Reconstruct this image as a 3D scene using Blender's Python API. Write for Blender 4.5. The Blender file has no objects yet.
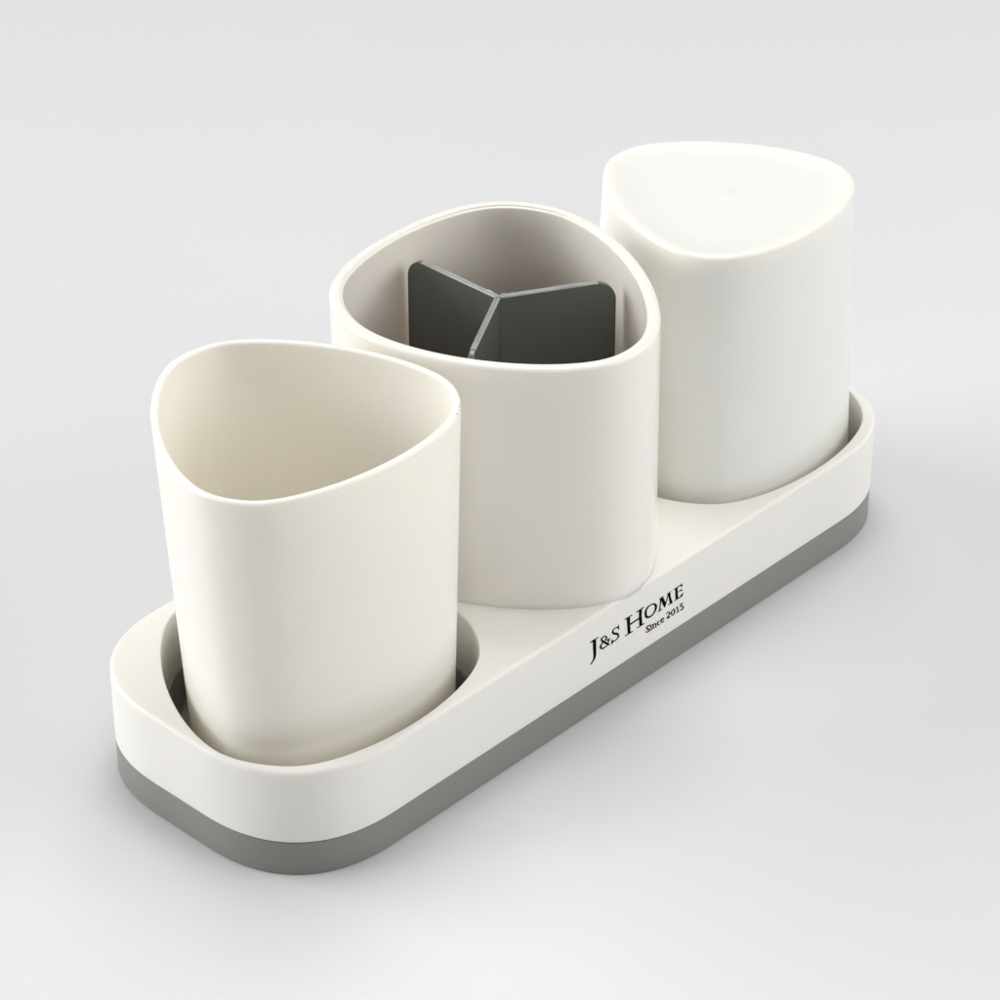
import bpy, bmesh, math, random
from mathutils import Vector, Matrix, noise
random.seed(7)
MM = 0.001
C = bpy.context.scene.collection
sc = bpy.context.scene

# measured dimensions (millimetres / radians) of the set
P = {"f": 3194.3508, "pitch": 33.2869, "yaw": 46.7828, "dist": 884.291, "tx": -17.0306, "ty": -10.4192, "tz": 56.5223, "W": 90.5365, "r": 36.6868, "n": 2.4251, "z1": 10.8632, "z2": 33.7212, "gin": -0.1582, "R1": 40.239, "a1": 3.7302, "b1": -0.4435, "Rb": 36.2229, "ab": 3.4144, "H": 106.3104, "zf": 4.9841, "x1": -83.248, "y1": -2.092, "Rh": 43.0617, "ah": 3.113, "bh": -0.5063, "yh": -3.7691, "xh": -84.1216, "R2": 44.7256, "a2": 3.2571, "b2": -0.374, "H2": 112.2296, "y2": 3.5409, "x2": -0.3416, "t2": 4.1809, "R2b": 44.6834, "H3": 111.4439, "x3": 83.9725, "y3": -4.2024, "q1": -0.0927, "q2": 0.0101, "q3": 0.0539, "b3": -0.3071, "e1": 0.119, "e2": -1.415, "eh": 0.3353, "g1x": 0.0052, "g1y": -0.0075, "g2x": 0.0214, "g2y": 0.029, "g3x": -0.0062, "g3y": -0.0002, "s2x": -0.5838, "s2y": 0.6216, "s1x": -1.2721, "s1y": 1.1972, "s3x": -0.0269, "s3y": 0.319}
W = P['W']; L = 260.0; Z1 = P['z1']; Z2 = P['z2']

# ------------------------------------------------------------------ camera
pitch, yaw = math.radians(P['pitch']), math.radians(P['yaw'])
dv = Vector((-math.sin(yaw)*math.cos(pitch), -math.cos(yaw)*math.cos(pitch), math.sin(pitch)))
tgt = Vector((P['tx'], P['ty'], P['tz']))
right = Vector((math.cos(yaw), -math.sin(yaw), 0))
upv = dv.cross(right)
cd = bpy.data.cameras.new('camera'); cam = bpy.data.objects.new('camera', cd); C.objects.link(cam)
cd.sensor_width = 36; cd.lens = P['f']/1000*36
cd.clip_start = 0.02; cd.clip_end = 60
M = Matrix((right, upv, dv)).transposed().to_4x4()
M.translation = (tgt + dv*P['dist'])*MM
cam.matrix_world = M
sc.camera = cam

# ------------------------------------------------------------------ world, lamps, exposure
w = bpy.data.worlds.new('World'); sc.world = w; w.use_nodes = True
bg = w.node_tree.nodes['Background']
bg.inputs['Color'].default_value = (1.0, 0.99, 0.98, 1); bg.inputs['Strength'].default_value = 0.01
def softbox(name, loc, target, sx, sy, power, col=(1, 1, 1)):
    ld = bpy.data.lights.new(name, 'AREA'); ld.shape = 'RECTANGLE'; ld.size = sx; ld.size_y = sy
    ld.energy = power; ld.color = col
    o = bpy.data.objects.new(name, ld); C.objects.link(o); o.location = loc
    o.rotation_euler = (Vector(target)-Vector(loc)).to_track_quat('-Z', 'Y').to_euler()
    return o
# directions: image right = right, away from camera = fwd
fwd = Vector((math.sin(yaw), math.cos(yaw), 0))
def at(r, f, z): return tuple(right*r + fwd*f + Vector((0, 0, z)))
softbox('softbox_top', at(0.0, 0.2, 2.1), (0, 0, 0.05), 2.0, 1.7, 9)
softbox('softbox_top_small', at(0.0, 0.5, 1.6), (0, 0, 0.05), 0.7, 0.7, 10.2)
softbox('softbox_top_right', at(0.9, -0.5, 2.4), (0, 0, 0.05), 2.2, 2.2, 6)
softbox('softbox_left', at(-2.4, 0.2, 0.75), (0, 0, 0.05), 2.2, 1.2, 35)
softbox('softbox_left_high', at(-2.2, 0.1, 1.2), (0, 0, 0.05), 2.0, 1.4, 27)
softbox('softbox_right', at(1.5, -0.35, 0.85), (0, 0, 0.05), 1.3, 1.2, 14.5)
softbox('softbox_right_back', at(1.6, 0.5, 0.8), (0, 0, 0.05), 1.0, 1.0, 6)
softbox('softbox_front', at(0.1, -1.6, 0.9), (0, 0, 0.05), 1.2, 0.8, 4.0)
sc.view_settings.view_transform = 'Standard'; sc.view_settings.look = 'None'
sc.view_settings.exposure = 0.0; sc.view_settings.gamma = 1.0
sc.view_settings.use_curve_mapping = False
sc.render.engine = 'CYCLES'
sc.cycles.max_bounces = 12; sc.cycles.diffuse_bounces = 8

# ------------------------------------------------------------------ materials
def mat(name, col, rough, spec=0.5, bump=0.0, bscale=900.0, var=0.0, sss=0.0, speck=0.0, coat=0.0, sscale=0.0028):
    m = bpy.data.materials.new(name); m.use_nodes = True
    nt = m.node_tree; n = nt.nodes; l = nt.links; b = n['Principled BSDF']
    b.inputs['Roughness'].default_value = rough
    b.inputs['Specular IOR Level'].default_value = spec
    b.inputs['Coat Weight'].default_value = coat
    tc = n.new('ShaderNodeTexCoord')
    nz = n.new('ShaderNodeTexNoise'); nz.inputs['Scale'].default_value = 35; nz.inputs['Detail'].default_value = 5
    l.new(tc.outputs['Object'], nz.inputs['Vector'])
    mx = n.new('ShaderNodeMix'); mx.data_type = 'RGBA'
    mx.inputs['A'].default_value = (*[c*(1-var) for c in col], 1)
    mx.inputs['B'].default_value = (*[min(1, c*(1+var)) for c in col], 1)
    l.new(nz.outputs['Fac'], mx.inputs['Factor'])
    out = mx.outputs['Result']
    if speck:
        vo = n.new('ShaderNodeTexVoronoi'); vo.inputs['Scale'].default_value = speck
        l.new(tc.outputs['Object'], vo.inputs['Vector'])
        lt = n.new('ShaderNodeMath'); lt.operation = 'LESS_THAN'; lt.inputs[1].default_value = 0.016
        l.new(vo.outputs['Distance'], lt.inputs[0])
        sep = n.new('ShaderNodeSeparateColor'); l.new(vo.outputs['Color'], sep.inputs['Color'])
        gt = n.new('ShaderNodeMath'); gt.operation = 'GREATER_THAN'; gt.inputs[1].default_value = 0.9
        l.new(sep.outputs['Red'], gt.inputs[0])
        mu = n.new('ShaderNodeMath'); mu.operation = 'MULTIPLY'
        l.new(lt.outputs[0], mu.inputs[0]); l.new(gt.outputs[0], mu.inputs[1])
        m3 = n.new('ShaderNodeMath'); m3.operation = 'MULTIPLY'; m3.inputs[1].default_value = 0.55
        l.new(mu.outputs[0], m3.inputs[0])
        m2 = n.new('ShaderNodeMix'); m2.data_type = 'RGBA'
        l.new(m3.outputs[0], m2.inputs['Factor']); l.new(out, m2.inputs['A'])
        m2.inputs['B'].default_value = (0.16, 0.13, 0.11, 1)
        out = m2.outputs['Result']
    l.new(out, b.inputs['Base Color'])
    n2 = n.new('ShaderNodeTexNoise'); n2.inputs['Scale'].default_value = 60; n2.inputs['Detail'].default_value = 3
    l.new(tc.outputs['Object'], n2.inputs['Vector'])
    mr = n.new('ShaderNodeMapRange'); mr.inputs['To Min'].default_value = rough*0.9; mr.inputs['To Max'].default_value = rough*1.1
    l.new(n2.outputs['Fac'], mr.inputs['Value']); l.new(mr.outputs['Result'], b.inputs['Roughness'])
    if bump:
        nb = n.new('ShaderNodeTexNoise'); nb.inputs['Scale'].default_value = bscale; nb.inputs['Detail'].default_value = 2
        l.new(tc.outputs['Object'], nb.inputs['Vector'])
        bp = n.new('ShaderNodeBump'); bp.inputs['Strength'].default_value = bump; bp.inputs['Distance'].default_value = 0.0001
        l.new(nb.outputs['Fac'], bp.inputs['Height']); l.new(bp.outputs['Normal'], b.inputs['Normal'])
    if sss:
        b.inputs['Subsurface Weight'].default_value = sss
        b.inputs['Subsurface Radius'].default_value = (1.0, 0.74, 0.5)
        b.inputs['Subsurface Scale'].default_value = sscale
    return m
M_white = mat('cream_plastic', (0.87, 0.85, 0.80), 0.34, 0.4, bump=0.08, bscale=1400, var=0.006, speck=60, sss=0.7, sscale=0.0036)
M_tray = mat('cream_matte_plastic', (0.87, 0.847, 0.795), 0.45, 0.4, bump=0.15, bscale=1600, var=0.008, speck=70, sss=0.22)
M_holder = mat('cream_holder_plastic', (0.878, 0.852, 0.80), 0.2, 0.5, bump=0.06, bscale=1400, var=0.006, speck=60, sss=0.5)
M_grey = mat('grey_plastic', (0.232, 0.233, 0.214), 0.42, 0.55, bump=0.35, bscale=2200, var=0.03, speck=90)
M_div = mat('dark_grey_plastic', (0.094, 0.099, 0.086), 0.24, 0.8, bump=0.15, bscale=1500, var=0.05)
M_dive = mat('cut_edge_plastic', (0.36, 0.37, 0.36), 0.2, 0.7, bump=0.5, bscale=500, var=0.25)
M_ink = mat('black_print', (0.0015, 0.0015, 0.0015), 0.7, 0.05)
M_scuff = mat('rim_scuff', (0.50, 0.42, 0.37), 0.6, 0.2)
M_floor = mat('white_tabletop', (0.712, 0.712, 0.72), 0.38, 0.4, bump=0.02, bscale=500, var=0.004)

# ------------------------------------------------------------------ helpers
N = 288
TH = [2*math.pi*i/N for i in range(N)]
def tri(R, a, b, th0, e=0.0):
    """rounded triangle outline from its support function: R size, a triangularity"""
    o = []
    for t in TH:
        q = 3*(t-th0)
        h = R + a*math.cos(q) + b*math.cos(2*q) + e*math.cos(2*t)
        hp = -3*a*math.sin(q) - 6*b*math.sin(2*q) - 2*e*math.sin(2*t)
        o.append((h*math.cos(t)-hp*math.sin(t), h*math.sin(t)+hp*math.cos(t)))
    return o
def slab_outline(inset=0.0, n=48):
    r = P['r']; e = P['n']; hx, hy = L/2, W/2; o = []
    for q in range(4):
        for i in range(n):
            t = (math.pi/2)*(i/n)
            c, s = math.cos(t), math.sin(t)
            x, y = hx-r+r*c**(2/e) if c > 1e-9 else hx-r, hy-r+r*(s**(2/e) if s > 1e-9 else 0)
            nx, ny = (c**(2/e))**(e-1), (s**(2/e) if s > 1e-9 else 0)**(e-1)
            k = math.hypot(nx, ny); nx /= k; ny /= k
            o.append((q, i, x-nx*inset, y-ny*inset))
    out = []
    Q = {q: [(x, y) for (qq, i, x, y) in o if qq == q] for q in range(4)}
    end = (hx-r, hy-inset)
    q0 = Q[0] + [end]
    out += q0
    out += [(-x, y) for x, y in reversed(q0)]
    out += [(-x, -y) for x, y in q0]
    out += [(x, -y) for x, y in reversed(q0)]
    res = []
    for pt in out:
        if not res or math.hypot(pt[0]-res[-1][0], pt[1]-res[-1][1]) > 1e-4: res.append(pt)
    if math.hypot(res[0][0]-res[-1][0], res[0][1]-res[-1][1]) < 1e-4: res.pop()
    return res
def ring(bm, pts, z):
    return [bm.verts.new((x*MM, y*MM, (z(x, y) if callable(z) else z)*MM)) for x, y in pts]
def bridge(bm, a, b, mi=0):
    n = len(a)
    for i in range(n):
        f = bm.faces.new((a[i], a[(i+1) % n], b[(i+1) % n], b[i])); f.material_index = mi; f.smooth = True
def cap(bm, r):
    f = bm.faces.new(r); f.smooth = True; return f
def link(name, bm, mats, parent=None, recalc=True, wn=True, loc=None):
    if recalc: bmesh.ops.recalc_face_normals(bm, faces=bm.faces)
    me = bpy.data.meshes.new(name); bm.to_mesh(me); bm.free()
    for m in (mats if isinstance(mats, (list, tuple)) else [mats]): me.materials.append(m)
    o = bpy.data.objects.new(name, me); C.objects.link(o)
    if parent: o.parent = parent
    if wn:
        md = o.modifiers.new('weighted_normal', 'WEIGHTED_NORMAL'); md.keep_sharp = True; md.weight = 100
    return o
def tag(o, label, cat, group=None):
    o['label'] = label; o['category'] = cat
    if group: o['group'] = group
def thing(name, label, cat):
    o = bpy.data.objects.new(name, None); C.objects.link(o); o.empty_display_size = 0.02; tag(o, label, cat); return o
def recentre(o, x, y, z):
    """put the object's origin at its base without moving the mesh"""
    v = Vector((x, y, z))*MM
    o.data.transform(Matrix.Translation(-v)); o.location = v
UP = math.pi/2

# ------------------------------------------------------------------ setting
bm = bmesh.new()
S = 12.0; K = 24
vs = [[bm.verts.new((-S/2+S*i/K, -S/2+S*j/K, 0)) for j in range(K+1)] for i in range(K+1)]
for i in range(K):
    for j in range(K): bm.faces.new((vs[i][j], vs[i+1][j], vs[i+1][j+1], vs[i][j+1]))
o = link('tabletop', bm, M_floor, wn=False); o['kind'] = 'structure'

# ------------------------------------------------------------------ tray
tray = thing('organizer_tray', 'long cream tray on a grey base with black lettering, holding all three cups', 'tray')
HC = [((P['xh'], P['yh']), 0), ((-P['xh'], P['yh']), 1)]
def hole(c, grow=0.0):
    return [(x+c[0], y+c[1]) for x, y in tri(P['Rh']+grow, P['ah'], P['bh'], UP, P['eh'])]
bm = bmesh.new()
be, hb = 1.1, 0.5
flat = []
# outer wall
prev = None
seq = [(be*(1-math.cos(a)), Z2-be+be*math.sin(a)) for a in [math.radians(d) for d in range(90, -1, -10)]]
seq = [(be-be*math.cos(math.radians(d)), Z2-be+be*math.sin(math.radians(d))) for d in range(0, 91, 10)]
rings = [ring(bm, slab_outline(0.35), Z1), ring(bm, slab_outline(0.0), Z1+0.35)] + [ring(bm, slab_outline(i), z) for i, z in seq]
for a, b in zip(rings, rings[1:]): bridge(bm, a, b)
outer_top = rings[-1]
inner_low = ring(bm, slab_outline(2.0), Z1); bridge(bm, rings[0], inner_low)
inner_up = ring(bm, slab_outline(2.0), Z2-2.2); bridge(bm, inner_low, inner_up)
htop = []; hunder = []
for c, _ in HC:
    hr = [ring(bm, hole(c, hb-hb*math.cos(math.radians(d))), Z2-hb+hb*math.sin(math.radians(d))) for d in range(90, -1, -15)]
    hr.append(ring(bm, hole(c, -0.4), 14.8))
    hr.append(ring(bm, hole(c, 1.4), 14.8))
    hr.append(ring(bm, hole(c, 1.4), Z2-2.2))
    for a, b in zip(hr, hr[1:]): bridge(bm, a, b)
    htop.append(hr[0]); hunder.append(hr[-1])
def fill(outer, holes):
    es = []
    for r in [outer]+holes:
        for i in range(len(r)):
            e = bm.edges.get((r[i], r[(i+1) % len(r)]))
            es.append(e)
    res = bmesh.ops.triangle_fill(bm, use_beauty=True, use_dissolve=False, edges=es)
    for f in res['geom']:
        if isinstance(f, bmesh.types.BMFace): f.smooth = True
fill(outer_top, htop); fill(inner_up, hunder)
shell = link('upper_shell', bm, M_tray, tray)

# grey base: outer wall with a small foot radius, and two wells under the openings
bm = bmesh.new(); g = P['gin']
fr = 0.9
prof = [(fr+0.0, 0.0)] + [(0.0+fr-fr*math.sin(math.radians(d)), fr-fr*math.cos(math.radians(d))) for d in range(15, 91, 15)]
prof += [(0.08, Z1-0.3), (0.4, Z1-0.05)]
rings = [ring(bm, slab_outline(i), z) for i, z in prof]
for a, b in zip(rings, rings[1:]): bridge(bm, a, b)
cap(bm, rings[0])
tp = ring(bm, slab_outline(1.9), Z1-0.05); bridge(bm, rings[-1], tp)
tp2 = ring(bm, slab_outline(2.15), Z1-0.05); bridge(bm, tp, tp2)
wall_up = ring(bm, slab_outline(2.15), 14.0); bridge(bm, tp2, wall_up)
tops = []
for c, _ in HC:
    hr = [ring(bm, hole(c, 0.9), 14.0), ring(bm, hole(c, 0.9), 14.7), ring(bm, hole(c, -0.6), 14.7),
          ring(bm, hole(c, -0.9), 14.3), ring(bm, hole(c, -2.4), 5.2), ring(bm, hole(c, -3.0), 4.3), ring(bm, hole(c, -4.0), 4.0),
          ring(bm, hole(c, -9.0), 4.0), ring(bm, hole(c, -9.6), 4.6), ring(bm, hole(c, -11.0), 4.6)]
    for a, b in zip(hr, hr[1:]): bridge(bm, a, b)
    cap(bm, hr[-1]); tops.append(hr[0])
fill(wall_up, tops)
base = link('base_pan', bm, M_grey, tray)

# black lettering, a thin print on the front of the shell
GLYPHS = [
  ('p',[(-17.954,25.562),(-16.782,25.794),(-15.538,25.702),(-14.397,25.681),(-14.288,25.505),(-15.385,25.401),(-15.421,25.164),(-15.289,22.368),(-15.25,19.953),(-15.581,19.015),(-16.396,18.334),(-17.275,17.74),(-17.572,18.018),(-16.716,18.711),(-16.362,19.516),(-16.303,20.512),(-16.571,23.045),(-16.708,25.297),(-17.702,25.378)],None),
  ('p',[(-2.58,25.76),(-1.207,25.733),(-1.132,23.503),(-0.806,20.156),(-1.91,20.217),(-2.204,22.689),(-2.379,24.151)],None),
  ('s',[(-3.345,25.713),(-2.873,25.702),(-2.178,25.686),(-1.408,25.669),(-0.712,25.653),(-0.239,25.642)],[(-3.508,26.001),(-3.037,25.991),(-2.342,25.975),(-1.572,25.958),(-0.876,25.942),(-0.403,25.932)]),
  ('s',[(-3.051,19.938),(-2.552,19.925),(-1.817,19.906),(-1.001,19.884),(-0.264,19.865),(0.237,19.852)],[(-3.215,20.229),(-2.717,20.216),(-1.981,20.197),(-1.166,20.176),(-0.429,20.157),(0.072,20.144)]),
  ('p',[(2.603,25.817),(3.877,25.845),(3.743,23.72),(4.194,20.184),(3.067,20.081),(2.753,22.859)],None),
  ('s',[(1.59,25.642),(2.08,25.663),(2.801,25.693),(3.601,25.726),(4.325,25.757),(4.816,25.777)],[(1.411,25.932),(1.9,25.952),(2.622,25.983),(3.422,26.016),(4.145,26.047),(4.636,26.067)]),
  ('s',[(2.041,20.014),(2.517,20.009),(3.219,20.002),(3.998,19.995),(4.701,19.988),(5.179,19.983)],[(1.871,20.306),(2.347,20.302),(3.049,20.295),(3.827,20.288),(4.53,20.281),(5.008,20.276)]),
  ('s',[(-1.072,22.751),(-0.46,22.762),(0.441,22.778),(1.441,22.795),(2.345,22.81),(2.959,22.821)],[(-1.369,23.249),(-0.758,23.26),(0.143,23.276),(1.142,23.293),(2.045,23.309),(2.659,23.32)]),
  ('s',[(5.028,23.572),(5.206,24.51),(6.24,25.349),(7.736,25.353),(9.253,24.918),(10.257,23.973),(10.447,23.015),(10.018,21.943),(8.974,21.189),(7.699,20.865),(6.401,21.193),(5.408,22),(5.028,23.572)],[(5.942,23.099),(5.949,24.041),(6.537,24.854),(7.642,25.041),(8.725,24.725),(9.396,24.037),(9.536,23.225),(9.314,22.358),(8.697,21.677),(7.679,21.376),(6.769,21.64),(6.191,22.197),(5.942,23.099)]),
  ('p',[(11.603,25.209),(12.849,25.277),(13.606,23.72),(14.363,22.211),(13.936,21.083),(13.576,21.406),(12.772,23.027),(12.18,24.277)],None),
  ('s',[(11.362,25.077),(11.644,25.102),(12.059,25.14),(12.518,25.181),(12.934,25.218),(13.216,25.244)],[(11.199,25.327),(11.485,25.346),(11.905,25.374),(12.372,25.405),(12.793,25.433),(13.079,25.452)]),
  ('s',[(11.678,24.973),(11.671,24.72),(11.663,24.364),(11.652,23.949),(11.633,23.521),(11.605,23.124),(11.56,22.728),(11.5,22.302),(11.436,21.891),(11.378,21.537),(11.339,21.286)],[(12.074,24.753),(12.066,24.501),(12.057,24.145),(12.045,23.729),(12.027,23.296),(12.001,22.89),(11.962,22.484),(11.911,22.048),(11.858,21.628),(11.81,21.268),(11.777,21.013)]),
  ('s',[(10.888,20.945),(11.156,20.962),(11.551,20.986),(11.988,21.014),(12.383,21.038),(12.652,21.055)],[(10.727,21.196),(10.994,21.213),(11.389,21.238),(11.826,21.265),(12.221,21.29),(12.49,21.307)]),
  ('s',[(14.014,21.148),(14.087,21.333),(14.19,21.59),(14.312,21.897),(14.441,22.237),(14.568,22.591),(14.703,23),(14.854,23.478),(15.003,23.96),(15.132,24.38),(15.223,24.672)],[(13.713,21.369),(13.783,21.557),(13.881,21.817),(13.996,22.128),(14.12,22.47),(14.244,22.822),(14.38,23.228),(14.536,23.702),(14.691,24.179),(14.825,24.595),(14.92,24.885)]),
  ('p',[(14.835,25.244),(15.957,25.274),(16.246,23.662),(17.141,21.131),(16.1,21.112),(15.703,22.732),(15.316,24.137)],None),
  ('s',[(14.878,25.106),(15.111,25.138),(15.454,25.186),(15.835,25.239),(16.179,25.287),(16.412,25.319)],[(14.706,25.356),(14.943,25.382),(15.293,25.42),(15.681,25.463),(16.031,25.501),(16.268,25.527)]),
  ('s',[(15.345,21.064),(15.662,21.052),(16.129,21.033),(16.647,21.012),(17.114,20.993),(17.432,20.98)],[(15.201,21.317),(15.518,21.304),(15.985,21.285),(16.502,21.264),(16.97,21.245),(17.287,21.232)]),
  ('p',[(18.182,25.434),(19.159,25.42),(19.249,23.512),(19.657,21.315),(18.653,21.361),(18.338,23.458)],None),
  ('s',[(17.722,25.202),(18.258,25.211),(19.048,25.223),(19.923,25.236),(20.715,25.249),(21.253,25.257)],[(17.566,25.453),(18.098,25.468),(18.882,25.49),(19.751,25.514),(20.536,25.536),(21.07,25.551)]),
  ('p',[(21.062,25.661),(21.319,24.393),(20.361,25.292)],None),
  ('s',[(19.362,23.451),(19.637,23.443),(20.043,23.43),(20.492,23.415),(20.897,23.402),(21.173,23.394)],[(19.216,23.703),(19.491,23.695),(19.896,23.682),(20.345,23.668),(20.75,23.655),(21.026,23.646)]),
  ('p',[(21.038,23.897),(21.189,23.007),(20.339,23.475)],None),
  ('s',[(17.908,21.154),(18.185,21.159),(18.594,21.167),(19.048,21.176),(19.457,21.183),(19.735,21.189)],[(17.752,21.407),(18.029,21.412),(18.438,21.42),(18.891,21.429),(19.3,21.436),(19.578,21.442)]),
  ('s',[(19.663,21.124),(19.913,21.126),(20.282,21.128),(20.691,21.13),(21.06,21.133),(21.311,21.134)],[(19.48,21.42),(19.726,21.428),(20.089,21.439),(20.491,21.452),(20.854,21.464),(21.101,21.472)]),
  ('p',[(21.752,22.202),(21.58,21.251),(20.705,21.282),(20.555,21.67)],None),
  ('s',[(-11.743,22.837),(-11.621,22.879),(-11.44,22.936),(-11.236,23.006),(-11.044,23.088),(-10.899,23.183),(-10.804,23.289),(-10.739,23.409),(-10.709,23.553),(-10.728,23.727),(-10.818,23.936),(-10.978,24.143),(-11.17,24.321),(-11.377,24.473),(-11.589,24.599),(-11.797,24.692),(-11.996,24.743),(-12.189,24.763),(-12.376,24.763),(-12.555,24.751),(-12.717,24.731),(-12.877,24.712),(-13.048,24.688),(-13.214,24.642),(-13.355,24.549),(-13.428,24.377),(-13.407,24.142),(-13.324,23.886),(-13.195,23.616),(-13.03,23.341),(-12.828,23.061),(-12.578,22.784),(-12.306,22.529),(-12.039,22.3),(-11.793,22.092),(-11.577,21.901),(-11.369,21.701),(-11.15,21.483),(-10.926,21.26),(-10.699,21.045),(-10.471,20.849),(-10.24,20.681),(-10.015,20.544),(-9.812,20.434),(-9.644,20.35),(-9.525,20.288)],[(-11.913,23.032),(-11.819,23.107),(-11.681,23.213),(-11.531,23.335),(-11.4,23.46),(-11.321,23.572),(-11.287,23.672),(-11.274,23.77),(-11.281,23.852),(-11.298,23.908),(-11.307,23.93),(-11.329,23.972),(-11.399,24.065),(-11.503,24.177),(-11.623,24.281),(-11.737,24.356),(-11.866,24.406),(-12.025,24.439),(-12.193,24.45),(-12.351,24.439),(-12.486,24.407),(-12.605,24.355),(-12.711,24.282),(-12.784,24.195),(-12.81,24.107),(-12.795,24.037),(-12.753,23.949),(-12.675,23.811),(-12.564,23.643),(-12.432,23.466),(-12.301,23.309),(-12.158,23.162),(-11.963,22.986),(-11.725,22.78),(-11.462,22.552),(-11.2,22.308),(-10.956,22.064),(-10.727,21.826),(-10.514,21.597),(-10.322,21.387),(-10.156,21.201),(-10.001,21.022),(-9.844,20.834),(-9.695,20.655),(-9.566,20.501),(-9.471,20.388)]),
  ('s',[(-12.328,23.048),(-12.474,22.997),(-12.688,22.929),(-12.931,22.844),(-13.168,22.742),(-13.359,22.624),(-13.508,22.487),(-13.64,22.331),(-13.744,22.154),(-13.802,21.951),(-13.785,21.704),(-13.66,21.417),(-13.458,21.146),(-13.217,20.914),(-12.957,20.726),(-12.691,20.584),(-12.428,20.501),(-12.172,20.465),(-11.92,20.457),(-11.679,20.467),(-11.458,20.488),(-11.25,20.516),(-11.045,20.555),(-10.847,20.612),(-10.662,20.692),(-10.495,20.802),(-10.353,20.95),(-10.231,21.127),(-10.126,21.323),(-10.032,21.526),(-9.944,21.726),(-9.86,21.949),(-9.781,22.2),(-9.712,22.448),(-9.655,22.661),(-9.614,22.811)],[(-12.163,22.851),(-12.29,22.775),(-12.475,22.673),(-12.678,22.549),(-12.859,22.411),(-12.981,22.266),(-13.048,22.101),(-13.087,21.911),(-13.096,21.721),(-13.079,21.559),(-13.051,21.465),(-13.03,21.419),(-12.993,21.352),(-12.927,21.263),(-12.835,21.167),(-12.731,21.084),(-12.582,21.007),(-12.37,20.933),(-12.129,20.874),(-11.884,20.835),(-11.658,20.819),(-11.45,20.822),(-11.25,20.845),(-11.065,20.891),(-10.898,20.962),(-10.754,21.062),(-10.64,21.203),(-10.551,21.385),(-10.476,21.593),(-10.4,21.808),(-10.311,22.012),(-10.201,22.215),(-10.078,22.429),(-9.957,22.635),(-9.852,22.811),(-9.778,22.937)]),
  ('s',[(-11.098,22.841),(-10.984,22.745),(-10.818,22.598),(-10.608,22.43),(-10.364,22.277),(-10.106,22.193),(-9.902,22.228),(-9.758,22.336),(-9.653,22.472),(-9.574,22.598),(-9.516,22.679)],[(-11.095,22.942),(-10.974,22.905),(-10.805,22.852),(-10.627,22.804),(-10.48,22.776),(-10.393,22.768),(-10.281,22.759),(-10.105,22.759),(-9.913,22.771),(-9.739,22.786),(-9.617,22.796)]),
  ('s',[(-5.927,23.774),(-5.904,23.866),(-5.859,24.004),(-5.826,24.183),(-5.863,24.421),(-6.087,24.73),(-6.393,24.917),(-6.698,25.025),(-7.014,25.099),(-7.316,25.145),(-7.577,25.165),(-7.801,25.151),(-8.01,25.106),(-8.199,25.038),(-8.364,24.951),(-8.499,24.851),(-8.609,24.731),(-8.697,24.584),(-8.75,24.407),(-8.749,24.189),(-8.66,23.914),(-8.462,23.615),(-8.224,23.362),(-7.983,23.153),(-7.753,22.973),(-7.52,22.802),(-7.261,22.638),(-7.014,22.514),(-6.819,22.424),(-6.697,22.363),(-6.647,22.334),(-6.593,22.282),(-6.513,22.19),(-6.436,22.083),(-6.372,21.976),(-6.327,21.88),(-6.295,21.777),(-6.279,21.652),(-6.284,21.518),(-6.315,21.388),(-6.369,21.27),(-6.456,21.161),(-6.577,21.06),(-6.723,20.971),(-6.883,20.901),(-7.046,20.856),(-7.219,20.841),(-7.41,20.852),(-7.608,20.882),(-7.801,20.923),(-7.971,20.964),(-8.118,21.012),(-8.256,21.073),(-8.384,21.138),(-8.497,21.199),(-8.585,21.243)],[(-6.141,23.887),(-6.167,24.013),(-6.195,24.188),(-6.239,24.366),(-6.29,24.477),(-6.28,24.454),(-6.367,24.506),(-6.603,24.626),(-6.894,24.745),(-7.183,24.836),(-7.417,24.877),(-7.599,24.86),(-7.762,24.8),(-7.898,24.707),(-8.002,24.593),(-8.066,24.474),(-8.09,24.343),(-8.078,24.195),(-8.039,24.052),(-7.984,23.94),(-7.944,23.895),(-7.913,23.873),(-7.828,23.794),(-7.686,23.674),(-7.513,23.537),(-7.36,23.421),(-7.233,23.34),(-7.068,23.255),(-6.851,23.147),(-6.59,22.997),(-6.31,22.78),(-6.08,22.534),(-5.905,22.296),(-5.767,22.058),(-5.667,21.824),(-5.613,21.604),(-5.612,21.41),(-5.655,21.244),(-5.73,21.1),(-5.83,20.976),(-5.95,20.87),(-6.097,20.781),(-6.271,20.707),(-6.462,20.647),(-6.658,20.601),(-6.85,20.567),(-7.046,20.551),(-7.251,20.551),(-7.455,20.562),(-7.647,20.579),(-7.821,20.598),(-7.988,20.624),(-8.15,20.66),(-8.292,20.698),(-8.403,20.728),(-8.478,20.747)]),
  ('p',[(-5.912,25.339),(-5.692,23.652),(-6.133,24.309),(-6.653,24.837)],None),
  ('p',[(-8.704,21.892),(-7.894,20.729),(-8.718,20.184),(-8.955,20.395)],None),
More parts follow.
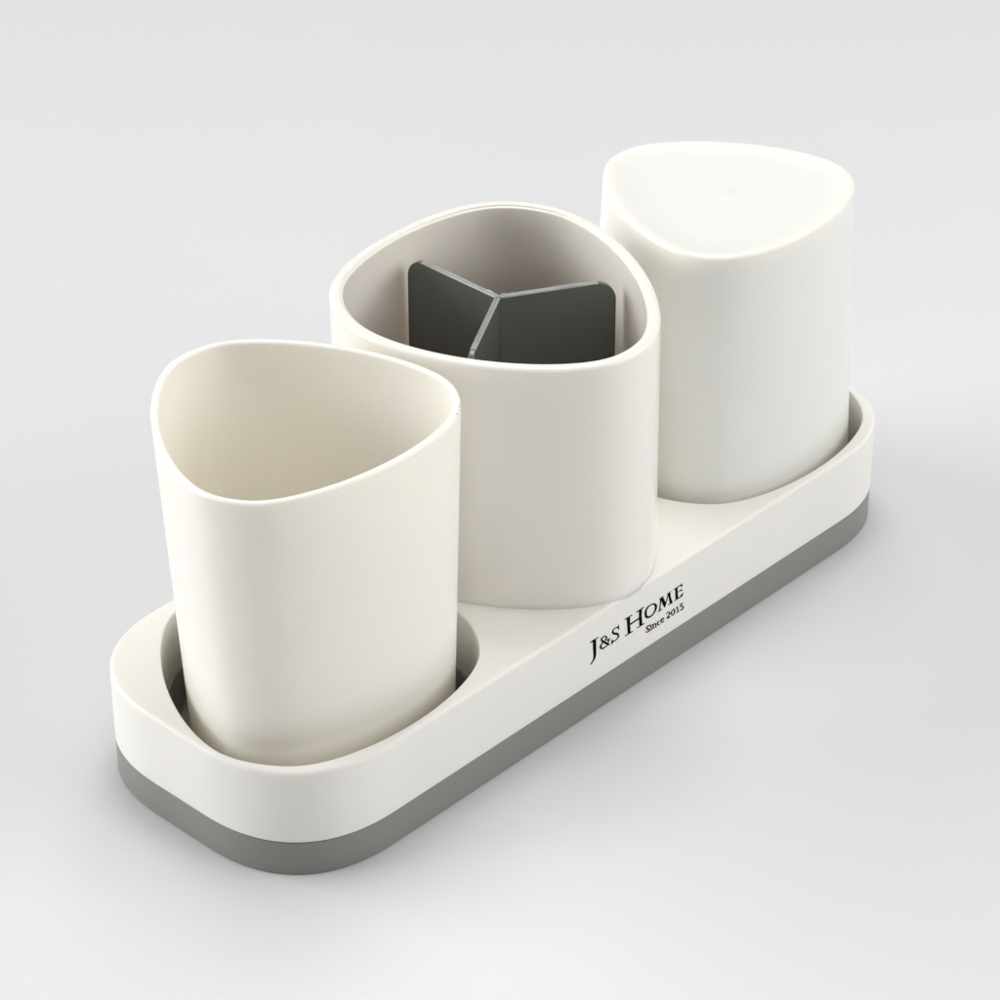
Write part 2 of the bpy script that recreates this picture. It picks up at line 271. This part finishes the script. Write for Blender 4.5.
  ('s',[(7.688,17.816),(7.674,17.88),(7.658,17.982),(7.628,18.11),(7.557,18.266),(7.387,18.435),(7.209,18.508),(7.046,18.535),(6.879,18.542),(6.717,18.535),(6.573,18.516),(6.437,18.487),(6.298,18.445),(6.167,18.386),(6.06,18.299),(6.003,18.163),(6.026,17.977),(6.106,17.777),(6.221,17.578),(6.359,17.386),(6.537,17.189),(6.766,17.016),(6.98,16.906),(7.149,16.832),(7.243,16.791),(7.22,16.823),(7.208,16.846),(7.234,16.786),(7.249,16.698),(7.246,16.613),(7.227,16.552),(7.178,16.508),(7.086,16.473),(6.967,16.452),(6.843,16.443),(6.735,16.444),(6.64,16.46),(6.533,16.496),(6.423,16.544),(6.322,16.591),(6.246,16.624)],[(7.432,17.908),(7.41,17.982),(7.385,18.085),(7.354,18.183),(7.329,18.236),(7.353,18.213),(7.311,18.224),(7.19,18.248),(7.046,18.258),(6.905,18.252),(6.79,18.226),(6.691,18.18),(6.598,18.113),(6.525,18.034),(6.486,17.953),(6.485,17.893),(6.509,17.836),(6.56,17.744),(6.636,17.633),(6.723,17.527),(6.777,17.467),(6.821,17.435),(6.938,17.375),(7.108,17.293),(7.313,17.178),(7.545,16.972),(7.676,16.741),(7.709,16.569),(7.697,16.427),(7.653,16.308),(7.578,16.217),(7.466,16.162),(7.325,16.136),(7.172,16.128),(7.019,16.135),(6.874,16.152),(6.727,16.19),(6.58,16.249),(6.448,16.313),(6.343,16.368),(6.273,16.403)]),
  ('p',[(7.493,18.467),(7.79,17.482),(7.268,18.187)],None),
  ('p',[(5.955,17.193),(6.588,16.342),(6.051,16.363)],None),
  ('s',[(7.867,17.732),(7.905,17.52),(7.961,17.208),(8.022,16.862),(8.078,16.55),(8.116,16.337)],[(8.301,17.549),(8.339,17.337),(8.395,17.024),(8.457,16.678),(8.513,16.365),(8.55,16.153)]),
  ('s',[(7.793,17.554),(7.867,17.568),(7.977,17.588),(8.099,17.61),(8.209,17.631),(8.284,17.645)],[(7.644,17.762),(7.718,17.776),(7.828,17.796),(7.95,17.819),(8.06,17.839),(8.134,17.853)]),
  ('p',[(8.06,18.242),(8.362,18.223),(8.417,17.917),(8.115,17.954)],None),
  ('s',[(7.999,16.152),(8.114,16.139),(8.283,16.121),(8.471,16.1),(8.64,16.082),(8.755,16.069)],[(7.892,16.362),(8.007,16.349),(8.176,16.331),(8.364,16.31),(8.533,16.292),(8.649,16.279)]),
  ('s',[(8.639,17.841),(8.686,17.638),(8.756,17.337),(8.833,17.005),(8.903,16.704),(8.951,16.5)],[(9.069,17.678),(9.117,17.474),(9.187,17.173),(9.264,16.841),(9.334,16.54),(9.382,16.336)]),
  ('s',[(9.174,17.317),(9.261,17.359),(9.385,17.425),(9.524,17.49),(9.654,17.532),(9.738,17.533),(9.754,17.516),(9.751,17.507),(9.761,17.482),(9.791,17.419),(9.828,17.325),(9.871,17.165),(9.915,16.937),(9.955,16.69),(9.987,16.467),(10.012,16.312)],[(8.992,17.514),(9.066,17.568),(9.173,17.653),(9.298,17.745),(9.43,17.819),(9.569,17.848),(9.737,17.804),(9.909,17.694),(10.054,17.545),(10.163,17.383),(10.246,17.206),(10.304,16.995),(10.344,16.748),(10.371,16.498),(10.391,16.28),(10.406,16.131)]),
  ('s',[(8.826,16.343),(8.935,16.326),(9.095,16.301),(9.272,16.273),(9.433,16.247),(9.542,16.23)],[(8.728,16.552),(8.837,16.535),(8.997,16.509),(9.175,16.481),(9.335,16.456),(9.444,16.439)]),
  ('s',[(9.947,16.111),(10.052,16.109),(10.207,16.106),(10.378,16.103),(10.533,16.1),(10.638,16.098)],[(9.824,16.322),(9.929,16.32),(10.084,16.317),(10.255,16.314),(10.41,16.311),(10.515,16.309)]),
  ('s',[(8.627,17.682),(8.682,17.685),(8.764,17.689),(8.855,17.694),(8.936,17.698),(8.992,17.7)],[(8.521,17.851),(8.576,17.854),(8.658,17.858),(8.749,17.862),(8.83,17.866),(8.886,17.869)]),
  ('s',[(11.754,17.622),(11.703,17.64),(11.616,17.678),(11.495,17.726),(11.36,17.762),(11.231,17.767),(11.105,17.747),(10.966,17.713),(10.825,17.662),(10.701,17.587),(10.617,17.477),(10.59,17.326),(10.603,17.153),(10.649,16.97),(10.722,16.787),(10.838,16.598),(11.017,16.422),(11.197,16.314),(11.354,16.256),(11.492,16.226),(11.618,16.214),(11.733,16.23),(11.833,16.273),(11.92,16.326),(11.989,16.374),(12.038,16.405)],[(11.757,17.308),(11.689,17.354),(11.609,17.417),(11.534,17.472),(11.465,17.509),(11.402,17.515),(11.326,17.479),(11.241,17.409),(11.167,17.318),(11.115,17.222),(11.093,17.14),(11.092,17.053),(11.108,16.938),(11.137,16.816),(11.172,16.715),(11.186,16.675),(11.175,16.677),(11.207,16.643),(11.285,16.591),(11.382,16.543),(11.467,16.508),(11.55,16.495),(11.649,16.503),(11.749,16.526),(11.837,16.552),(11.901,16.567)]),
  ('s',[(12.59,17.145),(12.733,17.136),(12.944,17.121),(13.181,17.107),(13.401,17.104),(13.564,17.121),(13.666,17.173),(13.727,17.257),(13.747,17.365),(13.721,17.493),(13.628,17.645),(13.481,17.77),(13.328,17.852),(13.169,17.909),(13.01,17.941),(12.864,17.942),(12.721,17.915),(12.569,17.866),(12.42,17.794),(12.292,17.695),(12.21,17.562),(12.189,17.385),(12.213,17.181),(12.271,16.969),(12.357,16.762),(12.485,16.556),(12.683,16.368),(12.88,16.259),(13.049,16.21),(13.197,16.195),(13.329,16.204),(13.446,16.251),(13.55,16.33),(13.642,16.42),(13.718,16.501),(13.771,16.555)],[(12.498,17.314),(12.644,17.302),(12.858,17.282),(13.092,17.264),(13.3,17.262),(13.431,17.286),(13.478,17.341),(13.481,17.415),(13.456,17.489),(13.423,17.538),(13.42,17.534),(13.412,17.54),(13.341,17.592),(13.239,17.649),(13.132,17.688),(13.039,17.69),(12.95,17.646),(12.855,17.563),(12.773,17.456),(12.715,17.34),(12.69,17.237),(12.692,17.125),(12.716,16.979),(12.757,16.825),(12.805,16.696),(12.829,16.639),(12.818,16.641),(12.851,16.609),(12.934,16.562),(13.038,16.522),(13.133,16.5),(13.23,16.507),(13.343,16.549),(13.454,16.61),(13.55,16.67),(13.619,16.709)]),
  ('s',[(14.747,18.172),(14.798,18.234),(14.863,18.326),(14.943,18.421),(15.033,18.496),(15.127,18.529),(15.245,18.525),(15.396,18.498),(15.55,18.453),(15.678,18.398),(15.739,18.358),(15.766,18.324),(15.811,18.258),(15.854,18.176),(15.883,18.093),(15.893,18.017),(15.876,17.923),(15.823,17.804),(15.739,17.676),(15.637,17.549),(15.528,17.433),(15.399,17.323),(15.242,17.215),(15.079,17.116),(14.935,17.033),(14.835,16.973)],[(14.54,18.347),(14.578,18.416),(14.63,18.521),(14.698,18.639),(14.787,18.748),(14.904,18.819),(15.056,18.845),(15.232,18.842),(15.423,18.814),(15.621,18.756),(15.827,18.649),(16.021,18.487),(16.177,18.303),(16.296,18.106),(16.369,17.906),(16.381,17.722),(16.322,17.575),(16.215,17.457),(16.081,17.353),(15.936,17.258),(15.797,17.164),(15.647,17.065),(15.475,16.965),(15.304,16.87),(15.156,16.791),(15.053,16.734)]),
  ('s',[(14.972,16.588),(15.073,16.554),(15.218,16.502),(15.391,16.445),(15.576,16.399),(15.754,16.378),(15.923,16.395),(16.091,16.437),(16.247,16.49),(16.378,16.539),(16.471,16.572)],[(14.839,16.881),(14.926,16.882),(15.045,16.884),(15.181,16.888),(15.322,16.889),(15.457,16.887),(15.614,16.878),(15.807,16.864),(16.003,16.848),(16.177,16.835),(16.299,16.825)]),
  ('s',[(17.131,17.054),(17.124,17.182),(17.112,17.361),(17.103,17.56),(17.106,17.745),(17.129,17.887),(17.174,17.997),(17.24,18.101),(17.322,18.189),(17.416,18.258),(17.515,18.301),(17.625,18.319),(17.748,18.315),(17.861,18.29),(17.928,18.257),(17.914,18.26),(17.913,18.242),(17.947,18.148),(17.981,18.017),(18.005,17.874),(18.014,17.74),(18.008,17.601),(17.986,17.446),(17.95,17.287),(17.902,17.139),(17.845,17.014),(17.779,16.899),(17.701,16.786),(17.614,16.696),(17.527,16.645),(17.47,16.64),(17.427,16.679),(17.336,16.798),(17.229,16.96),(17.128,17.123),(17.05,17.24)],[(16.64,17.321),(16.645,17.438),(16.649,17.611),(16.659,17.812),(16.686,18.01),(16.74,18.175),(16.829,18.295),(16.942,18.387),(17.068,18.457),(17.196,18.51),(17.319,18.549),(17.442,18.581),(17.576,18.603),(17.721,18.605),(17.892,18.566),(18.103,18.432),(18.263,18.24),(18.365,18.05),(18.439,17.855),(18.487,17.66),(18.506,17.477),(18.492,17.302),(18.45,17.131),(18.387,16.968),(18.309,16.82),(18.221,16.697),(18.117,16.593),(17.994,16.501),(17.858,16.429),(17.713,16.388),(17.537,16.401),(17.324,16.522),(17.13,16.697),(16.955,16.881),(16.814,17.039),(16.721,17.136)]),
  ('s',[(18.642,18.195),(18.74,18.215),(18.88,18.245),(19.037,18.275),(19.187,18.293),(19.306,18.287),(19.4,18.272),(19.46,18.257),(19.387,18.283),(19.308,18.353),(19.323,18.279),(19.358,18.057),(19.394,17.726),(19.427,17.359),(19.455,17.026),(19.476,16.799)],[(18.514,18.362),(18.603,18.391),(18.733,18.435),(18.881,18.482),(19.027,18.522),(19.145,18.541),(19.225,18.557),(19.304,18.576),(19.494,18.509),(19.676,18.31),(19.759,18.121),(19.82,17.853),(19.869,17.501),(19.91,17.125),(19.943,16.79),(19.967,16.562)]),
  ('s',[(19.071,16.445),(19.271,16.432),(19.565,16.413),(19.891,16.391),(20.186,16.372),(20.386,16.359)],[(18.942,16.679),(19.141,16.666),(19.436,16.646),(19.762,16.625),(20.057,16.606),(20.257,16.592)]),
  ('s',[(20.639,18.594),(20.724,18.553),(20.847,18.493),(20.998,18.424),(21.163,18.362),(21.328,18.324),(21.488,18.319),(21.649,18.337),(21.799,18.365),(21.925,18.393),(22.013,18.411)],[(20.58,18.793),(20.661,18.778),(20.772,18.757),(20.895,18.735),(21.02,18.717),(21.133,18.704),(21.265,18.693),(21.427,18.683),(21.594,18.675),(21.742,18.669),(21.846,18.665)]),
  ('s',[(20.502,18.697),(20.54,18.532),(20.595,18.29),(20.657,18.021),(20.713,17.778),(20.75,17.613)],[(20.766,18.595),(20.803,18.431),(20.859,18.188),(20.921,17.919),(20.976,17.676),(21.014,17.511)]),
  ('s',[(20.966,17.561),(21.077,17.568),(21.234,17.584),(21.404,17.592),(21.551,17.58),(21.601,17.558),(21.59,17.548),(21.63,17.476),(21.678,17.368),(21.715,17.254),(21.734,17.161),(21.741,17.062),(21.734,16.939),(21.708,16.815),(21.664,16.711),(21.607,16.646),(21.517,16.618),(21.378,16.619),(21.219,16.641),(21.066,16.674),(20.963,16.701),(20.934,16.709),(20.919,16.717),(20.883,16.753),(20.836,16.811),(20.792,16.862)],[(20.787,17.814),(20.882,17.837),(21.022,17.878),(21.19,17.917),(21.372,17.932),(21.593,17.875),(21.827,17.702),(21.995,17.507),(22.125,17.306),(22.219,17.105),(22.27,16.917),(22.269,16.75),(22.226,16.599),(22.153,16.466),(22.053,16.357),(21.927,16.28),(21.763,16.249),(21.571,16.258),(21.374,16.291),(21.191,16.336),(21.03,16.391),(20.87,16.483),(20.739,16.607),(20.664,16.712),(20.626,16.78),(20.604,16.816)]),
]

bm = bmesh.new()
yf, yb = -W/2-0.05, -W/2-0.005
def slab(pts):
    if len(pts) < 3: return
    f = [bm.verts.new((x*MM, yf*MM, z*MM)) for x, z in pts]; b = [bm.verts.new((x*MM, yb*MM, z*MM)) for x, z in pts]
    try:
        bm.faces.new(f); bm.faces.new(b[::-1])
        for i in range(len(pts)):
            j = (i+1) % len(pts); bm.faces.new((f[i], b[i], b[j], f[j]))
    except ValueError: pass
def embolden(p, d):
    n = len(p); A = sum(p[i][0]*p[(i+1) % n][1]-p[(i+1) % n][0]*p[i][1] for i in range(n)); sg = 1 if A > 0 else -1
    o = []
    for i in range(n):
        (x0, z0), (x, z), (x1, z1) = p[i-1], p[i], p[(i+1) % n]
        a = Vector((z-z0, -(x-x0))).normalized()*sg; b = Vector((z1-z, -(x1-x))).normalized()*sg
        v = a+b; k = v.length
        v = v/k*min(d*2/k, d*2.2) if k > 1e-6 else Vector((0, 0))
        o.append((x+v.x, z+v.y))
    return o
def widen(a, b, d):
    A, B = [], []
    for (x, z), (u, w_) in zip(a, b):
        v = Vector((x-u, z-w_)); k = v.length or 1; v = v/k*d
        A.append((x+v.x, z+v.y)); B.append((u-v.x, w_-v.y))
    return A, B
gi = 0
for k, a, b in GLYPHS:
    gi += 1; off = 0.004*(gi % 7); yf = -W/2-0.05-off
    if k == 'p': slab(embolden(a, 0.045))
    else:
        a, b = widen(a, b, 0.035)
        for i in range(len(a)-1): slab([a[i], a[i+1], b[i+1], b[i]])
letter = link('lettering', bm, M_ink, shell, wn=False)
letter['label'] = 'black serif print reading J&S HOME, Since 2015'

# ------------------------------------------------------------------ tumblers
def tumbler(cx, cy, z0, H, q, inverted, sx, sy, gx, gy):
    """z runs 0 (closed base) to H (open rim)"""
    bm = bmesh.new()
    R0, R1, a0, a1, b0, b1 = P['Rb'], P['R1'], P['ab'], P['a1'], P['b3'], P['b1']
    def rr(z, inset):
        t = z/H
        if inverted: zz = lambda x, y: z0 + H - z + (1-t)*(0)*x
        k = 1-t if False else t
        cx2, cy2 = cx + sx*k, cy + sy*k
        pts = [(x+cx2, y+cy2) for x, y in tri(R0+(R1-R0)*t-inset, a0+(a1-a0)*t, b0+(b1-b0)*t, UP+q, P['e1'])]
        def zf(x, y):
            zl = z
            s = (x-cx)*gx*k+(y-cy)*gy*k
            return (z0+H-zl) if inverted else (z0+zl+s)
        return ring(bm, pts, zf)
    th = 2.1; br = 1.3
    prof = []
    # outside base: dished bottom, foot edge, wall, rim, inner wall, inner floor
    prof += [(1.05, 12.0), (1.0, 7.5), (0.5, 4.6), (0.1, 2.6)]
    prof += [(br-br*math.cos(math.radians(d)), br-br*math.sin(math.radians(d))) for d in range(0, 91, 10)]
    prof += [(H*k/8, 0) for k in range(1, 8)]
    r = 1.0
    prof += [(H-r+r*math.sin(math.radians(d)), r-r*math.cos(math.radians(d))) for d in range(0, 91, 10)]
    prof += [(H-0.85+0.85*math.cos(math.radians(d)), th-0.85+0.85*math.sin(math.radians(d))) for d in range(0, 91, 15)]
    prof += [(H*k/8, th) for k in range(7, 0, -1)]
    fr = 4.0
    prof += [(3+fr-fr*math.sin(math.radians(d)), th+fr-fr*math.cos(math.radians(d))) for d in range(0, 91, 15)]
    prof += [(3.0, 12.0)]
    rs = [rr(z, i) for z, i in prof]
    for a, b in zip(rs, rs[1:]): bridge(bm, a, b)
    cap(bm, rs[-1])
    # centre of the outside base with the small moulding gate mark
    cs = []
    last = rs[0]
    for rad, z in ((5.0, 1.06), (4.2, 1.05), (3.6, 0.98), (1.6, 0.97), (0.9, 0.80), (0.3, 0.78)):
        pts = [(cx+rad*math.cos(t), cy+rad*math.sin(t)) for t in TH]
        rg = ring(bm, pts, (z0+H-z) if inverted else (z0+z))
        bridge(bm, last, rg); last = rg
    cap(bm, last)
    if not inverted:
        # little worn nicks on the outer rim corner
        rn = random.Random(5); top = tri(R1-0.28, a1, b1, UP+q, P['e1'])
        for i0, i1 in ((246, 253), (242, 244), (236, 240)):
            for i in range(i0, i1):
                if rn.random() < 0.12: continue
                (x, y), (u, v) = top[i], top[i+1]
                wv = 0.05+0.07*rn.random()
                n = Vector((x, y)).normalized()*wv
                zc = z0+H-0.25
                X, Y = cx+sx, cy+sy
                s_ = lambda a, b: a*gx+b*gy
                vs_ = [bm.verts.new(((a+X)*MM, (b+Y)*MM, (zz+s_(a, b))*MM)) for a, b, zz in
                       ((x-n.x, y-n.y, zc+0.06), (u-n.x, v-n.y, zc+0.06), (u+n.x, v+n.y, zc-0.06), (x+n.x, y+n.y, zc-0.06))]
                f = bm.faces.new(vs_); f.material_index = 1
    return bm
bm = tumbler(P['x1'], P['y1'], P['zf'], P['H'], P['q1'], False, P['s1x'], P['s1y'], P['g1x'], P['g1y'])
t1 = link('tumbler', bm, [M_white, M_scuff])
recentre(t1, P['x1'], P['y1'], P['zf'])
tag(t1, 'open empty cream tumbler standing upright in the near left opening of the tray', 'cup', 'cream rounded triangular tumblers')
bm = tumbler(P['x3'], P['y3'], P['H3']-P['H'], P['H'], P['q3'], True, P['s3x'], P['s3y'], 0, 0)
t3 = link('tumbler', bm, M_white)
recentre(t3, P['x3'], P['y3'], P['H3']-P['H'])
tag(t3, 'cream tumbler turned upside down, closed base up, in the far right opening of the tray', 'cup', 'cream rounded triangular tumblers')

# ------------------------------------------------------------------ middle holder
bm = bmesh.new()
zb = Z2-1.3; Ht = P['H2']
def r2(z, inset):
    t = (z-Z2)/(Ht-Z2); t = max(0, t)
    R = P['R2b']+(P['R2']-P['R2b'])*t
    cx, cy = P['x2']+P['s2x']*t, P['y2']+P['s2y']*t
    pts = [(x+cx, y+cy) for x, y in tri(R-inset, P['a2'], P['b2'], -UP+P['q2'], P['e2'])]
    pts = [(x, max(-W/2+0.01, min(W/2-0.01, y))) for x, y in pts]
    return ring(bm, pts, lambda x, y: z+((x-cx)*P['g2x']+(y-cy)*P['g2y'])*t)
prof = [(zb, 2.0), (zb, 0.0), (Z2+2, 0)] + [(Z2+(Ht-Z2)*k/8, 0) for k in range(1, 8)]
r = 1.3
prof += [(Ht-r+r*math.sin(math.radians(d)), r-r*math.cos(math.radians(d))) for d in range(0, 91, 10)]
prof += [(Ht-0.4+0.4*math.cos(math.radians(d)), 2.5+0.4*math.sin(math.radians(d))) for d in range(0, 91, 15)]
prof += [(Ht-0.55, 2.95), (Ht-0.62, 3.1), (Ht-0.65, 3.3)]
prof += [(Ht-0.95+0.3*math.cos(math.radians(d)), 3.35+0.3*math.sin(math.radians(d))) for d in range(15, 91, 15)]
prof += [(Z2+(Ht-Z2)*k/8, 3.65+0.3*(8-k)/8) for k in range(7, 0, -1)]
prof += [(Z2+6, 4.0)] + [(Z2+2+4-4*math.sin(math.radians(d)), 4+4-4*math.cos(math.radians(d))) for d in range(15, 91, 15)]
prof += [(Z2+2, 20)]
rs = [r2(z, i) for z, i in prof]
for a, b in zip(rs, rs[1:]): bridge(bm, a, b)
cap(bm, rs[-1]); cap(bm, rs[0])
h2 = link('holder_cup', bm, M_holder)
recentre(h2, P['x2'], P['y2'], zb)
tag(h2, 'cream middle holder cup with thick stepped rim, standing between the two tumblers, grey divider inside', 'cup')

# ------------------------------------------------------------------ divider
dcx, dcy, dtop, dbot = 0.7, 7.1, 107.0, Z2+2.1
div = thing('divider_insert', 'dark grey three-way divider standing inside the middle holder cup', 'divider')
div.location = (dcx*MM, dcy*MM, dbot*MM)
def panel(ang, seed):
    bm = bmesh.new(); T = 0.85; Ln = 34.2; cr = 6.2; H = dtop-dbot; s0 = 0.5
    # outline in (s, z) seen from the side; the panel starts at the hub
    path = [(s0, 0.0), (Ln-0.4, 0.0)] + [(Ln, 2.0+(H-cr-4)*k/6) for k in range(7)]
    path += [(Ln-cr+cr*math.cos(math.radians(d)), H-cr+cr*math.sin(math.radians(d))) for d in range(0, 91, 9)]
    nseg = 40
    path += [(Ln-cr+(s0-Ln+cr)*k/nseg, H) for k in range(1, nseg+1)]
    ca, sa = math.cos(ang), math.sin(ang)
    def V(s, t, z): return bm.verts.new(((s*ca-t*sa)*MM, (s*sa+t*ca)*MM, z*MM))
    m = len(path); bv = 0.28
    def inn(i, d):
        # inset the outline by d except at the hub side
        x, z = path[i]; x0, z0 = path[i-1]; x1, z1 = path[(i+1) % m]
        if i == 0: return (x, z+d)
        if i == m-1: return (x, z-d)
        tx, tz = x1-x0, z1-z0; k = math.hypot(tx, tz) or 1
        return (x-tz/k*d, z+tx/k*d)
    loops = []
    for t, d in ((-T, bv), (-T+0.1, 0.08), (-T+bv, 0.0), (T-bv, 0.0), (T-0.1, 0.08), (T, bv)):
        loops.append([V(inn(i, d)[0], t, inn(i, d)[1]) for i in range(m)])
    for a, b in zip(loops, loops[1:]):
        for i in range(m):
            j = (i+1) % m
            f = bm.faces.new((a[i], a[j], b[j], b[i])); f.smooth = True
            zc = (path[i][1]+path[j][1])/2; sc_ = (path[i][0]+path[j][0])/2
            if zc > H-0.05 and sc_ > s0+0.01: f.material_index = 1
    bm.faces.new(loops[0]).smooth = True; bm.faces.new(loops[-1][::-1]).smooth = True
    # ragged moulding ridges along the cut top edge
    rnd = random.Random(seed)
    for side in (-0.55, 0.55):
        a0, a1 = s0, Ln-cr-3.0
        k = 46; pr = None
        for i in range(k+1):
            s = a0+(a1-a0)*i/k
            hgt = 0.16+0.13*noise.noise(Vector((s*0.9, seed*3.1+side, 0)))+0.10*rnd.random()
            if rnd.random() < 0.07: hgt += 0.35
            wd = 0.16+0.05*rnd.random(); off = side+0.07*noise.noise(Vector((s*1.7, seed, side)))
            cur = [V(s, off-wd, H-0.05), V(s, off-wd*0.4, H+hgt), V(s, off+wd*0.4, H+hgt), V(s, off+wd, H-0.05)]
            if pr:
                for u in range(3):
                    f = bm.faces.new((pr[u], cur[u], cur[u+1], pr[u+1])); f.material_index = 1; f.smooth = True
            else: bm.faces.new(cur).material_index = 1
            pr = cur
        bm.faces.new(pr[::-1]).material_index = 1
    return link('panel', bm, [M_div, M_dive], div)
for k, a in enumerate((90, -30, -150)): panel(math.radians(a), k+1)
bm = bmesh.new()
H = dtop-dbot
rr = [[bm.verts.new((d*math.cos(math.radians(a))*MM, d*math.sin(math.radians(a))*MM, z*MM)) for a in (30, 150, 270)]
      for d, z in ((1.15, 0.2), (1.15, H-0.3), (0.9, H+0.05))]
for a, b in zip(rr, rr[1:]): bridge(bm, a, b)
for f in bm.faces: f.smooth = False
bm.faces.new(rr[0][::-1]); f = bm.faces.new(rr[-1]); f.material_index = 1
link('hub', bm, [M_div, M_dive], div, wn=False)
